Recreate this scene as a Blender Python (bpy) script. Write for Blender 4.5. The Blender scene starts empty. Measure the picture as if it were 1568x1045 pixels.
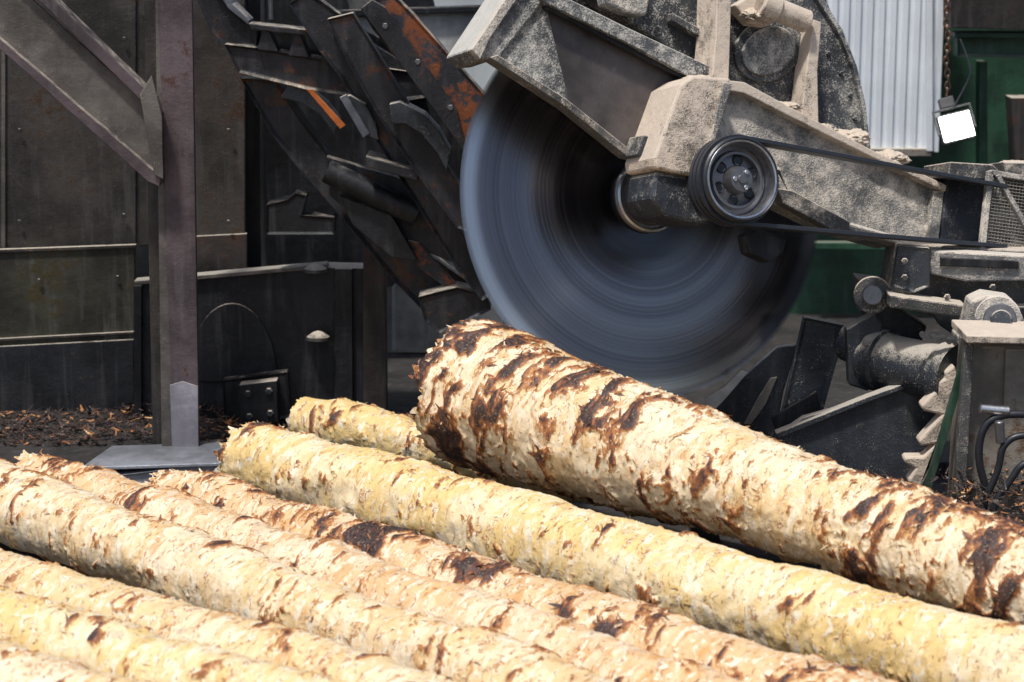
import bpy, bmesh, math, random
import numpy as np
from mathutils import Vector, Matrix
random.seed(7); RNG=np.random.default_rng(7)
S=bpy.context.scene
S.view_settings.view_transform='Standard'; S.view_settings.look='None'; S.view_settings.exposure=0
# ---------------------------------------------------------------- camera
PITCH=math.radians(12); F0=3484.0
CAM=Vector((0,0,4.2))
FW=Vector((0,math.cos(PITCH),-math.sin(PITCH))); RT=Vector((1,0,0)); UP=Vector((0,math.sin(PITCH),math.cos(PITCH)))
cd=bpy.data.cameras.new("camera"); cam=bpy.data.objects.new("camera",cd); S.collection.objects.link(cam)
cam.location=CAM; cam.rotation_euler=(math.radians(90)-PITCH,0,0)
cd.lens=80; cd.sensor_width=36; cd.clip_end=800; cd.clip_start=.1
cd.dof.use_dof=True; cd.dof.focus_distance=11.7; cd.dof.aperture_fstop=2.1
S.camera=cam
def sight(u,v): return FW+RT*((u-784)/F0)-UP*((v-522.5)/F0)
def on_plane(u,v,pl):
    o,n=pl; r=sight(u,v); return CAM+r*((o-CAM).dot(n)/r.dot(n))
def YP(y): return (Vector((0,y,0)),Vector((0,-1,0)))
def ZP(z): return (Vector((0,0,z)),Vector((0,0,1)))
BC=on_plane(990,300,YP(12.2))
vd=(BC-CAM).normalized(); A=math.radians(27)
BN=(-vd*math.cos(A)+(RT*0.985+UP*0.17)*math.sin(A)).normalized()
def BP(off): return (BC+BN*off,BN)
def ppm(p): return F0/((p-CAM).dot(FW))
# ---------------------------------------------------------------- node helper
def newmat(name):
    m=bpy.data.materials.new(name); m.use_nodes=True; nt=m.node_tree; nt.nodes.clear()
    out=nt.nodes.new('ShaderNodeOutputMaterial'); b=nt.nodes.new('ShaderNodeBsdfPrincipled')
    nt.links.new(b.outputs[0],out.inputs[0]); return m,nt,b,out
class G:
    def __init__(s,nt): s.nt=nt
    def put(s,sock,v):
        if isinstance(v,bpy.types.NodeSocket): s.nt.links.new(v,sock)
        else:
            if isinstance(v,(tuple,list)) and len(v)==3 and sock.type=='RGBA': v=(*v,1)
            sock.default_value=v
    def m(s,op,a,b=0.0,clamp=False):
        n=s.nt.nodes.new('ShaderNodeMath'); n.operation=op; n.use_clamp=clamp
        s.put(n.inputs[0],a); s.put(n.inputs[1],b)
        return n.outputs[0]
    def noise(s,vec,scale,detail=4,rough=.6,dist=0,col=False):
        n=s.nt.nodes.new('ShaderNodeTexNoise'); s.put(n.inputs['Vector'],vec); n.inputs['Scale'].default_value=scale
        n.inputs['Detail'].default_value=detail; n.inputs['Roughness'].default_value=rough; n.inputs['Distortion'].default_value=dist
        return n.outputs[1 if col else 0]
    def vor(s,vec,scale,feature='F1'):
        n=s.nt.nodes.new('ShaderNodeTexVoronoi'); n.feature=feature; s.put(n.inputs['Vector'],vec); n.inputs['Scale'].default_value=scale
        return n
    def vadd(s,a,b,k):
        n=s.nt.nodes.new('ShaderNodeVectorMath'); n.operation='MULTIPLY_ADD'; s.put(n.inputs[0],b); n.inputs[1].default_value=(k,k,k); s.put(n.inputs[2],a)
        return n.outputs[0]
    def vscale(s,vec,sc,loc=(0,0,0),rot=(0,0,0)):
        n=s.nt.nodes.new('ShaderNodeMapping'); s.put(n.inputs[0],vec); n.inputs['Scale'].default_value=sc; n.inputs['Location'].default_value=loc; n.inputs['Rotation'].default_value=rot
        return n.outputs[0]
    def sst(s,x,a,b):
        n=s.nt.nodes.new('ShaderNodeMapRange'); n.interpolation_type='SMOOTHSTEP'; s.put(n.inputs[0],x)
        n.inputs[1].default_value=a; n.inputs[2].default_value=b; return n.outputs[0]
    def mix(s,f,a,b,mode='MIX'):
        n=s.nt.nodes.new('ShaderNodeMix'); n.data_type='RGBA'; n.blend_type=mode
        s.put(n.inputs[0],f); s.put(n.inputs[6],a); s.put(n.inputs[7],b); return n.outputs[2]
    def ramp(s,x,stops):
        n=s.nt.nodes.new('ShaderNodeValToRGB'); s.put(n.inputs[0],x); e=n.color_ramp.elements
        while len(e)<len(stops): e.new(.5)
        for i,(p,c) in enumerate(stops): e[i].position=p; e[i].color=(*c,1)
        return n.outputs[0]
    def bump(s,h,st,dist=.01):
        n=s.nt.nodes.new('ShaderNodeBump'); s.put(n.inputs['Height'],h); n.inputs['Strength'].default_value=st; n.inputs['Distance'].default_value=dist
        return n.outputs[0]
    def geo(s,w):
        n=s.nt.nodes.new('ShaderNodeNewGeometry'); return n.outputs[w]
    def obj(s):
        n=s.nt.nodes.new('ShaderNodeTexCoord'); return n.outputs['Object']
    def attr(s,a):
        n=s.nt.nodes.new('ShaderNodeAttribute'); n.attribute_name=a; return n.outputs['Fac']
    def sepz(s,v,i=2):
        n=s.nt.nodes.new('ShaderNodeSeparateXYZ'); s.put(n.inputs[0],v); return n.outputs[i]
DUST=(0.50,0.44,0.36)
def dusty(name,base,dust=DUST,amt=.4,speck=.3,rust=0.0,rustc=(0.22,0.06,0.02),rough=.55,metal=.3,up=.5,fine=190,streak=.3,bst=.7,cont=1.0,sop=.7):
    m,nt,b,o=newmat(name); g=G(nt); P=g.geo('Position'); nz=g.sepz(g.geo('Normal'))
    big=g.noise(P,2.6,5,.62); med=g.noise(P,14,5,.7); fi=g.noise(P,fine,2,.7)
    st=g.noise(g.vscale(P,(14,14,1.2)),1.0,3,.65)
    c=g.mix(g.sst(big,.35,.65),tuple(x*(1-.4*cont) for x in base),tuple(min(1,x*(1+.35*cont)) for x in base))
    c=g.mix(g.m('MULTIPLY',g.sst(st,.5,.68),streak),c,tuple(min(1,x*.6+.09) for x in base))
    if rust>0:
        rm=g.sst(g.m('ADD',g.m('MULTIPLY',med,.5),g.m('MULTIPLY',big,.5)),.62-.25*rust,.68-.25*rust+.03)
        c=g.mix(rm,c,g.mix(fi,tuple(x*.5 for x in rustc),tuple(x*1.5 for x in rustc)))
    film=g.m('ADD',g.m('MULTIPLY',big,.45),g.m('MULTIPLY',med,.55))
    upf=g.m('MULTIPLY',g.m('MAXIMUM',nz,0.0),up)
    fm=g.sst(g.m('ADD',film,g.m('ADD',upf,g.m('MULTIPLY',g.m('SUBTRACT',fi,.5),.35))),.78-.42*amt,1.0-.42*amt)
    sp=g.sst(g.m('ADD',g.m('MULTIPLY',fi,.65),g.m('MULTIPLY',med,.35)),.66-.16*speck,.71-.16*speck)
    sp=g.m('MULTIPLY',sp,g.sst(g.m('ADD',film,g.m('MULTIPLY',upf,.3)),.40,.58))
    dc=g.mix(g.m('ADD',g.m('MULTIPLY',fi,.5),g.m('MULTIPLY',med,.5)),tuple(x*.55 for x in dust),tuple(min(1,x*1.4) for x in dust))
    dm=g.m('MAXIMUM',fm,g.m('MULTIPLY',sp,sop if speck>0 else 0),clamp=True)
    c=g.mix(dm,c,dc)
    g.put(b.inputs['Base Color'],c)
    g.put(b.inputs['Roughness'],g.m('ADD',rough,g.m('MULTIPLY',dm,.9-rough)))
    g.put(b.inputs['Metallic'],g.m('MULTIPLY',g.m('SUBTRACT',1.0,dm),metal))
    h=g.m('ADD',g.m('MULTIPLY',dm,.6),g.m('ADD',g.m('MULTIPLY',med,.8),g.m('MULTIPLY',fi,.3)))
    g.put(b.inputs['Normal'],g.bump(h,bst,.012))
    return m
M={}
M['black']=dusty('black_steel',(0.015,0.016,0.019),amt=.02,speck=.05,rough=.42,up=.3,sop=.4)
M['arm']=dusty('dark_arm_steel',(0.026,0.027,0.032),amt=.08,speck=.28,rust=.34,rustc=(0.10,0.042,0.022),rough=.34,up=.40,sop=.5)
M['rustarm']=dusty('rusty_arm_steel',(0.035,0.038,0.048),amt=.08,speck=.2,rust=.58,rustc=(0.24,0.075,0.028),rough=.45)
M['orange']=dusty('orange_paint',(0.60,0.16,0.03),amt=.1,speck=.1,rust=.2)
M['wall']=dusty('brown_steel_sheet',(0.060,0.053,0.048),amt=.12,speck=.34,rust=.32,rustc=(0.075,0.045,0.028),rough=.42,metal=.4,streak=.4,sop=.5,fine=150)
M['wall2']=dusty('stained_steel_sheet',(0.042,0.040,0.028),dust=(0.15,0.13,0.07),amt=.32,speck=.15,rust=.4,rustc=(0.06,0.046,0.018),rough=.5,streak=.5,sop=.4)
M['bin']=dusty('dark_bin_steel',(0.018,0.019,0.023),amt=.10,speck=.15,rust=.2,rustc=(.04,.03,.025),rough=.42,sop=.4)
M['post']=dusty('post_steel',(0.115,0.088,0.096),amt=.08,speck=.18,rust=.28,rustc=(0.10,0.05,0.04),rough=.5,metal=.3,streak=.4,sop=.5)
M['postw']=dusty('scraped_steel',(0.36,0.34,0.38),amt=.2,speck=.2,rough=.45,metal=.3)
M['tray']=dusty('tray_steel',(0.36,0.38,0.42),dust=(.4,.33,.25),amt=.2,speck=.3,rough=.4,metal=.5,up=.1)
M['bluesteel']=dusty('blue_grey_steel',(0.17,0.185,0.22),amt=.15,speck=.2,rough=.42,metal=.4)
M['brace']=dusty('brace_steel',(0.135,0.12,0.108),dust=(0.36,0.33,0.28),amt=.55,speck=.5,rough=.55)
M['hood']=dusty('hood_steel',(0.10,0.086,0.082),amt=.14,speck=.2,rough=.42,streak=.2,metal=.4,bst=.2,sop=.4)
M['hoodd']=dusty('hood_dusty_steel',(0.10,0.105,0.11),dust=(0.55,0.53,0.48),amt=.58,speck=.9,rough=.55,fine=110,sop=.85)
M['hoods']=dusty('hood_speckled_steel',(0.064,0.069,0.075),dust=(0.52,0.49,0.43),amt=.48,speck=.85,rough=.55,fine=110,sop=.85)
M['armd']=dusty('swing_arm_steel',(0.23,0.23,0.23),dust=(0.62,0.56,0.48),amt=.76,speck=.95,rough=.55,fine=110,bst=.8,up=.4,sop=.85)
M['caked']=dusty('sawdust_caked_steel',(0.20,0.19,0.165),dust=(0.64,0.54,0.44),amt=1.08,speck=.6,rough=.8,fine=130,bst=.8,up=.3)
M['saw']=dusty('sawdust',(0.45,0.37,0.27),dust=(0.64,0.54,0.43),amt=1.0,speck=.6,rough=.95,metal=0,bst=1.0)
M['mach']=dusty('machine_steel',(0.045,0.052,0.063),dust=(0.46,0.42,0.36),amt=.30,speck=.5,rough=.40,up=.5,metal=.4,fine=130,sop=.7)
M['machd']=dusty('machine_dusty_steel',(0.09,0.09,0.09),dust=(0.56,0.49,0.40),amt=.55,speck=.7,rough=.55,up=.5,fine=130)
M['beige']=dusty('beige_column_steel',(0.25,0.225,0.19),dust=(0.52,0.46,0.38),amt=.5,speck=.4,rust=.34,rustc=(.15,.085,.045),rough=.6)
M['green']=dusty('green_paint',(0.020,0.068,0.038),dust=(0.16,0.19,0.14),amt=.14,speck=.25,rust=.15,rustc=(.025,.035,.022),rough=.45,metal=0,sop=.4)
M['white']=dusty('white_siding_paint',(0.76,0.80,0.84),dust=(0.60,0.60,0.56),amt=.0,speck=.0,rough=.4,metal=0,streak=.12,bst=.1,cont=.15)
M['gwall']=dusty('grey_wall_paint',(0.50,0.54,0.55),dust=(0.3,0.3,0.26),amt=.1,speck=.1,rough=.5,metal=0,bst=.2,cont=.4)
M['door']=dusty('grey_door_paint',(0.42,0.42,0.40),dust=(0.22,0.2,0.16),amt=.35,speck=.45,rough=.5,metal=0,fine=130)
M['deck']=dusty('deck_steel',(0.026,0.023,0.021),dust=(0.16,0.10,0.06),amt=.12,speck=.4,rough=.8,up=.1,metal=0)
M['ground']=dusty('bark_ground',(0.07,0.05,0.035),dust=(0.22,0.14,0.08),amt=.25,speck=.5,rough=.9,metal=0,up=.1)
M['rustdark']=dusty('dark_rusty_steel',(0.038,0.03,0.028),amt=.04,speck=.15,rust=.38,rustc=(0.075,0.036,0.022),sop=.4)
M['rope']=dusty('rusty_chain',(0.08,0.05,0.03),amt=.2,speck=.2,rust=.5)
def simple(name,c,rough=.5,metal=0.0,em=None):
    m,nt,b,o=newmat(name); g=G(nt)
    n=g.noise(g.geo('Position'),45,4,.6)
    g.put(b.inputs['Base Color'],g.mix(n,tuple(x*.6 for x in c),tuple(min(1,x*1.4) for x in c)))
    g.put(b.inputs['Roughness'],g.m('ADD',rough-.1,g.m('MULTIPLY',n,.25))); b.inputs['Metallic'].default_value=metal
    if em: b.inputs['Emission Color'].default_value=(1,1,.97,1); b.inputs['Emission Strength'].default_value=em
    return m
M['rubber']=simple('rubber',(0.018,0.021,0.028),.38)
M['chrome']=simple('worn_bright_steel',(0.62,0.62,0.63),.3,1.0)
M['dull']=simple('dull_steel',(0.20,0.20,0.21),.42,.8)
M['belt']=simple('belt_rubber',(0.030,0.034,0.044),.4)
M['lamp']=simple('lamp_glass',(0.9,0.9,0.9),.3,0,em=25.0)
M['lampb']=simple('lamp_housing',(0.10,0.10,0.10),.5,.3)
M['hose']=simple('hose_rubber',(0.02,0.022,0.028),.35)
# ---------------------------------------------------------------- mesh helpers
def link(o,parent=None):
    S.collection.objects.link(o)
    if parent: o.parent=parent
    return o
def empty(name):
    e=bpy.data.objects.new(name,None); e.empty_display_size=.2; return link(e)
def finish(bm,name,parent,mat,bevel=0,smooth=False):
    bmesh.ops.recalc_face_normals(bm,faces=bm.faces)
    me=bpy.data.meshes.new(name); bm.to_mesh(me); bm.free(); me.materials.append(mat)
    if smooth: me.polygons.foreach_set('use_smooth',[True]*len(me.polygons))
    o=link(bpy.data.objects.new(name,me),parent)
    if bevel:
        b=o.modifiers.new('b','BEVEL'); b.width=bevel; b.segments=2; b.limit_method='ANGLE'; b.angle_limit=.6
    return o
def plate(name,parent,pts,pl,th,mat,bevel=.006,recess=None):
    bm=bmesh.new(); n=pl[1]
    vs=[bm.verts.new(on_plane(u,v,pl)) for u,v in pts]
    f=bm.faces.new(vs); f.normal_update()
    if f.normal.dot(n)<0: f.normal_flip(); f.normal_update()
    r=bmesh.ops.extrude_face_region(bm,geom=[f])
    nv=[g for g in r['geom'] if isinstance(g,bmesh.types.BMVert)]
    for v in nv: v.co-=n*th
    if recess:
        ff=[x for x in bm.faces if all(abs((v.co-pl[0]).dot(n))<1e-4 for v in x.verts)]
        if ff:
            x=ff[0]; x.normal_update()
            if x.normal.dot(n)<0: x.normal_flip(); x.normal_update()
            bmesh.ops.inset_region(bm,faces=[x],thickness=recess[0],depth=0)
            for v in x.verts: v.co-=n*recess[1]
    elif not any(all(v in vs for v in x.verts) for x in bm.faces):
        bm.faces.new(vs)
    return finish(bm,name,parent,mat,bevel)
def basis(ax):
    ax=ax.normalized(); t=Vector((0,0,1)) if abs(ax.z)<.9 else Vector((1,0,0))
    x=t.cross(ax).normalized(); y=ax.cross(x); return Matrix((x,y,ax)).transposed()
def lathe(name,parent,c,ax,prof,mat,seg=64,smooth=True,local=False):
    bm=bmesh.new(); B=basis(ax); rings=[]
    for r,z in prof:
        if r<1e-6: rings.append([bm.verts.new(Vector((0,0,z)) if local else c+B@Vector((0,0,z)))])
        else:
            rings.append([bm.verts.new((Vector((r*math.cos(t),r*math.sin(t),z))) if local else c+B@Vector((r*math.cos(t),r*math.sin(t),z))) for t in [2*math.pi*i/seg for i in range(seg)]])
    for a,b in zip(rings,rings[1:]):
        for i in range(seg):
            j=(i+1)%seg
            if len(a)==1 and len(b)==1: continue
            if len(a)==1: bm.faces.new((a[0],b[i],b[j]))
            elif len(b)==1: bm.faces.new((a[i],a[j],b[0]))
            else: bm.faces.new((a[i],a[j],b[j],b[i]))
    o=finish(bm,name,parent,mat,0,smooth)
    if local: o.matrix_world=Matrix.Translation(c)@B.to_4x4()
    if smooth:
        e=o.modifiers.new('e','EDGE_SPLIT'); e.split_angle=.6
    return o
def cyl(name,parent,a,b,r,mat,seg=40):
    L=(b-a).length; k=min(.006,r*.2)
    return lathe(name,parent,a,b-a,[(0,0),(r-k,0),(r,k),(r,L-k),(r-k,L),(0,L)],mat,seg)
def box(name,parent,c,sx,sy,sz,mat,bevel=.006,rot=None):
    bm=bmesh.new(); bmesh.ops.create_cube(bm,size=1)
    for v in bm.verts:
        p=Vector((v.co.x*sx,v.co.y*sy,v.co.z*sz))
        if rot: p=rot@p
        v.co=p+c
    return finish(bm,name,parent,mat,bevel)
def tube(name,parent,pts,r,mat):
    cu=bpy.data.curves.new(name,'CURVE'); cu.dimensions='3D'; cu.bevel_depth=r; cu.bevel_resolution=4; cu.use_fill_caps=True
    s=cu.splines.new('NURBS'); s.points.add(len(pts)-1); s.use_endpoint_u=True; s.order_u=3; s.resolution_u=10
    for i,p in enumerate(pts): s.points[i].co=(*p,1)
    cu.materials.append(mat); return link(bpy.data.objects.new(name,cu),parent)
def bolt(parent,p,n,r,mat,name='bolt'):
    lathe(name,parent,p,n,[(0,0),(r,0),(r,r*.7),(r*.8,r*.9),(0,r*.9)],mat,6,False)
# ---------------------------------------------------------------- vector noise
def vnoise(P,seed=0):
    I=np.floor(P).astype(np.int64); f=P-I; f=f*f*(3-2*f); out=0
    for dx in(0,1):
        for dy in(0,1):
            for dz in(0,1):
                h=((I[...,0]+dx)*374761393+(I[...,1]+dy)*668265263+(I[...,2]+dz)*2147483647+seed*974634777)&0xffffffff
                h=((h^(h>>13))*1274126177)&0xffffffff; h=(h^(h>>16))&0xffff
                w=(f[...,0] if dx else 1-f[...,0])*(f[...,1] if dy else 1-f[...,1])*(f[...,2] if dz else 1-f[...,2])
                out=out+w*(h/65535.0)
    return out
def fbm(P,seed=0,o=4,g=.5):
    s=0;a=1;t=0
    for i in range(o): s=s+a*vnoise(P*(2**i)+i*17.3,seed+i); t+=a; a*=g
    return s/t
def sst(x,a,b):
    t=np.clip((x-a)/(b-a),0,1); return t*t*(3-2*t)
# ---------------------------------------------------------------- log material
def logmat(name,pale,yel,org=.5):
    m,nt,b,o=newmat(name); g=G(nt); P=g.obj(); bark=g.attr('bark'); tone=g.attr('tone')
    wr=g.noise(P,12,2,.6,0,True)
    Pw=g.vadd(P,wr,.09)
    fib=g.noise(g.vscale(P,(9,80,80)),1,3,.7,.4); fine=g.noise(P,95,3,.7)
    med=g.noise(g.vscale(Pw,(28,13,13),rot=(0,.3,.3)),1,5,.68)
    dash=g.noise(g.vscale(Pw,(58,22,22),(5,2,7),rot=(0,.35,.3)),1,3,.6)
    smear=g.noise(g.vscale(Pw,(17,7,7),(3,1,2),rot=(0,.3,.3)),1,4,.62)
    V1=g.vor(g.vscale(g.vadd(Pw,g.noise(P,45,2,.6,0,True),.02),(22,9,9),rot=(0,.35,.35)),1.0); cr=g.sepz(V1.outputs['Color'],0)
    tt=g.m('ADD',tone,g.m('MULTIPLY',g.m('SUBTRACT',cr,.5),.35))
    wood=g.mix(g.sst(tt,.30,.70),pale,yel)
    wood=g.mix(g.m('MULTIPLY',g.sst(fib,.50,.72),.3),wood,(0.60,0.37,0.16))
    wood=g.mix(g.m('MULTIPLY',g.sst(smear,.61-.14*org,.73-.14*org),.75),wood,(0.62,0.33,0.11))
    wood=g.mix(g.m('MULTIPLY',g.sst(med,.53,.59),.85),wood,(0.90,0.80,0.63))
    wood=g.mix(g.m('MULTIPLY',g.sst(dash,.62-.03*org,.66-.03*org),.7),wood,(0.36,0.16,0.055))
    wood=g.mix(g.m('MULTIPLY',g.sst(g.noise(P,6,4,.7),.61,.70),.4),wood,(0.32,0.31,0.29))
    bb=g.m('ADD',bark,g.m('ADD',g.m('MULTIPLY',g.m('SUBTRACT',med,.5),1.0),g.m('ADD',g.m('MULTIPLY',g.m('SUBTRACT',fine,.5),.6),g.m('MULTIPLY',g.m('SUBTRACT',cr,.5),.35))))
    bc=g.ramp(bb,[(0.0,(0.74,0.46,0.20)),(0.30,(0.55,0.26,0.09)),(0.46,(0.36,0.135,0.045)),(0.68,(0.19,0.068,0.03)),(0.88,(0.07,0.033,0.027)),(1.0,(0.04,0.024,0.022))])
    c=g.mix(g.sst(bb,.20,.28),wood,bc)
    c=g.mix(g.m('MULTIPLY',g.m('MULTIPLY',g.sst(fine,.57,.66),g.sst(bb,.3,.5)),.5),c,(0.58,0.40,0.25))
    g.put(b.inputs['Base Color'],c)
    g.put(b.inputs['Roughness'],g.m('ADD',.34,g.m('MULTIPLY',fine,.35)))
    b.inputs['Specular IOR Level'].default_value=.5
    h=g.m('ADD',g.m('MULTIPLY',g.sst(bb,.15,.35),.35),g.m('ADD',g.m('MULTIPLY',fine,.25),g.m('MULTIPLY',med,.7)))
    h=g.m('ADD',h,g.m('ADD',g.m('MULTIPLY',cr,.16),g.m('ADD',g.m('MULTIPLY',fib,.2),g.m('MULTIPLY',g.sst(dash,.58,.66),-.25))))
    g.put(b.inputs['Normal'],g.bump(h,.6,.012))
    return m
LM=[logmat('peeled_pine',(0.87,0.72,0.50),(0.81,0.59,0.31),.45),
    logmat('peeled_pine_yellow',(0.86,0.70,0.44),(0.81,0.58,0.24),.12),
    logmat('peeled_pine_red',(0.85,0.67,0.46),(0.77,0.50,0.26),.62)]
def slivers(name,parent,P,N,D,Lg,Wd,bk,tn,mat,curl=.5):
    n=len(P); S_=np.cross(N,D); S_/=np.linalg.norm(S_,axis=1)[:,None]+1e-9
    L=Lg[:,None]; W=Wd[:,None]
    d1=D; d2=D+N*curl*RNG.random((n,1))+S_*RNG.normal(0,.25,(n,1)); d2/=np.linalg.norm(d2,axis=1)[:,None]
    base=P-N*.003; mid=base+d1*L*.5; tip=mid+d2*L*.5
    V=np.stack([base-S_*W*.5,base+S_*W*.5,mid+S_*W*.45,mid-S_*W*.4,tip+S_*W*.12,tip-S_*W*.1],1).reshape(-1,3)
    F=[]
    for i in range(n):
        k=i*6; F.append((k,k+1,k+2,k+3)); F.append((k+3,k+2,k+4,k+5))
    me=bpy.data.meshes.new(name); me.from_pydata(V.tolist(),[],F)
    for an,val in(('bark',bk),('tone',tn)):
        a=me.attributes.new(an,'FLOAT','POINT'); a.data.foreach_set('value',np.repeat(val,6).astype(np.float32))
    me.materials.append(mat); return link(bpy.data.objects.new(name,me),parent)
def make_log(s,e,zs,ze,rp,mat,th=.55,patches=(),seed=1,ext=0.0,fray=1.0,nsl=1500,tone0=0.0,rough=1.0,step=.0085,lgk=1.3):
    a=on_plane(*s,ZP(zs)); b=on_plane(*e,ZP(ze)); ax=(b-a).normalized(); L0=(b-a).length; L=L0+ext
    B=basis(ax); B=Matrix((ax,B.col[0],B.col[1])).transposed()   # local X along the log
    if B.determinant()<0: B=Matrix((ax,-B.col[1],B.col[0])).transposed()
    ks=np.array([k for k,_ in rp]); rr=np.array([r/ppm(a+(b-a)*k) for k,r in rp])
    nx=int(L/step); ntt=int(1.5/step)
    x=np.linspace(0,L,nx); t=np.linspace(0,2*np.pi,ntt,endpoint=False)
    X,T=np.meshgrid(x,t,indexing='ij')
    R=np.interp(X/L0,ks,rr)
    a2=T+X*1.1+seed
    Q=np.stack([X,np.cos(a2)*R,np.sin(a2)*R],-1)+seed*7.13
    w=np.stack([vnoise(Q*9,seed+50),vnoise(Q*9,seed+60),vnoise(Q*9,seed+70)],-1)-.5
    Qw=Q+w*.09
    b1=fbm(Qw*np.array([11,6.0,6.0]),seed,4,.6)
    b3=fbm(Qw*np.array([40,20,20]),seed+5,3,.6)
    lg=fbm(Q*2.3,seed+9,3)
    pb=0
    for(px,pw,pt,ptw,st) in patches:
        dt=np.abs((T-pt+np.pi)%(2*np.pi)-np.pi)
        pb=pb+st*np.exp(-((X-px)/pw)**2)*(np.exp(-(dt/ptw)**2) if ptw<6 else 1)
    bark=(b1*.68+b3*.32-th)/.14+(lg-.5)*lgk+pb*(.1+1.9*b1)
    tone=fbm(Q*3.1,seed+21,3)+tone0
    bk=np.clip(bark,0,1)
    rdg=1-np.abs(2*fbm(Qw*np.array([22,11,11]),seed+77,2)-1)
    disp=(lg-.5)*.06+(fbm(Q*np.array([5,7,7]),seed+31,2)-.5)*.035
    disp=disp+rough*(.009*sst(bark,0,.4)+.016*(b1-.5)+.008*(b3-.5)+.009*(rdg-.7)+.0015*(RNG.random(X.shape)-.5))
    tn_=np.stack([np.cos(T)*3.5,np.sin(T)*3.5,T*0+seed],-1)
    rag=(.01+.13*np.maximum(fbm(tn_,seed,4,.65)-.38,0))*fray
    disp=disp-R*(.0+.10*vnoise(tn_*.8,seed+3))*np.exp(-X/.03)
    RR=np.maximum(R+disp,.02)
    XX=X-np.where(X<.10,rag*(1-X/.10),0)
    V=np.stack([XX,RR*np.cos(T),RR*np.sin(T)],-1).reshape(-1,3)
    idx=np.arange(nx*ntt).reshape(nx,ntt); i2=np.roll(idx,-1,1)
    F=np.stack([idx[:-1],i2[:-1],i2[1:],idx[1:]],-1).reshape(-1,4)
    V=np.vstack([V,[[0.02,0,0]],[[L,0,0]]]); c0=nx*ntt; c1=c0+1
    F=F.tolist(); F+=[[i2[0,j],idx[0,j],c0] for j in range(ntt)]+[[idx[-1,j],i2[-1,j],c1] for j in range(ntt)]
    me=bpy.data.meshes.new('debarked_log'); me.from_pydata(V.tolist(),[],F)
    for an,val in(('bark',bk),('tone',tone)):
        at=me.attributes.new(an,'FLOAT','POINT'); at.data.foreach_set('value',np.append(val.reshape(-1),[0,0]).astype(np.float32))
    me.polygons.foreach_set('use_smooth',[True]*len(me.polygons)); me.materials.append(mat)
    o=link(bpy.data.objects.new('debarked_log',me)); o.matrix_world=Matrix.Translation(a)@B.to_4x4()
    def surf(ix,it):
        P=np.stack([XX[ix,it],RR[ix,it]*np.cos(T[ix,it]),RR[ix,it]*np.sin(T[ix,it])],-1)
        N=np.stack([0*T[ix,it],np.cos(T[ix,it]),np.sin(T[ix,it])],-1); TX=np.zeros_like(N); TX[:,0]=1
        return P,N,TX,np.cross(N,TX)
    # torn fibres gather in clusters, mostly lying flat
    n=nsl*2; ix=RNG.integers(3,nx-1,n); it=RNG.integers(0,ntt,n)
    keep=fbm(Q[ix,it]*7,seed+90,2)+.25*bk[ix,it]>RNG.normal(.60,.05,n); ix=ix[keep]; it=it[keep]; n=len(ix); P,N,TX,C=surf(ix,it)
    wide=RNG.random(n)<.78
    ang=RNG.normal(.5,.6,n)[:,None]; sg=np.where(RNG.random((n,1))<.7,-1,1)
    D=sg*np.cos(ang)*TX+np.sin(ang)*C+N*np.where(wide[:,None],.04+.16*RNG.random((n,1)),.7*RNG.random((n,1))**2); D/=np.linalg.norm(D,axis=1)[:,None]
    bv=np.clip(bk[ix,it]*.85+RNG.normal(-.10,.20,n),0,.9)
    Lg=np.where(wide,.018+.05*RNG.random(n)**1.5,.010+.035*RNG.random(n)**2); Wd=np.where(wide,.006+.016*RNG.random(n),.0015+.003*RNG.random(n))
    slivers('torn_fibres',o,P,N,D,Lg,Wd,bv,RNG.random(n)*.7,mat,.35)
    if fray>0:
        n=int(120*fray); it=RNG.integers(0,ntt,n); ix=(RNG.random(n)**1.3*8).astype(int); P,N,TX,C=surf(ix,it)
        D=-TX+N*RNG.normal(.0,.15,(n,1))+C*RNG.normal(0,.25,(n,1)); D/=np.linalg.norm(D,axis=1)[:,None]
        slivers('splintered_end',o,P,N,D,.012+.055*RNG.random(n)**2.5,.012+.03*RNG.random(n),np.clip(bk[ix,it]*.5+RNG.normal(-.05,.2,n),0,.8),RNG.random(n)*.7,mat,.5)
    return o
PI=math.pi
make_log((728,600),(1568,893),1.45,1.25,[(0,112),(.10,106),(.3,92),(.5,83),(1,79)],LM[0],th=.545,seed=3,ext=1.6,fray=1.4,nsl=5500,
  patches=[(0.08,.20,0,9,.75),(.5,.25,0,9,.2),(2.70,.14,0,9,.5),(3.45,.22,0,9,.85)],rough=1.15,step=.0068,lgk=1.3)
make_log((383,703),(1568,1047),1.05,1.05,[(0,54),(.2,63),(.75,79),(1,82)],LM[1],th=.62,seed=11,ext=1.5,fray=1,nsl=2600,
  patches=[(0.02,.15,0,9,.4)],tone0=.02,step=.0075,lgk=1.0)
make_log((270,762),(1080,1030),1.0,1.0,[(0,46),(.3,54),(.6,62),(1,70)],LM[2],th=.562,seed=23,ext=1.8,fray=1.2,nsl=3400,
  patches=[(0.05,.25,0,9,.6),(1.62,.17,0,9,1.6),(2.35,.16,0,9,1.2),(3.2,.15,0,9,.9)],step=.0075)
make_log((55,735),(950,1045),1.0,1.0,[(0,44),(.3,50),(1,64)],LM[2],th=.59,seed=31,ext=1.5,fray=1.2,nsl=2400,patches=[(0.1,.3,0,9,.7)],tone0=.0)
make_log((-170,703),(800,1066),1.02,1.0,[(0,50),(.3,58),(1,68)],LM[0],th=.588,seed=41,ext=1.5,fray=.5,nsl=2400,patches=[(.35,.25,0,9,.4)],tone0=.06)
make_log((-170,850),(620,1088),1.05,1.05,[(0,54),(.3,58),(1,66)],LM[0],th=.58,seed=53,ext=1.2,fray=0,nsl=1600,tone0=.08)
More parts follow.
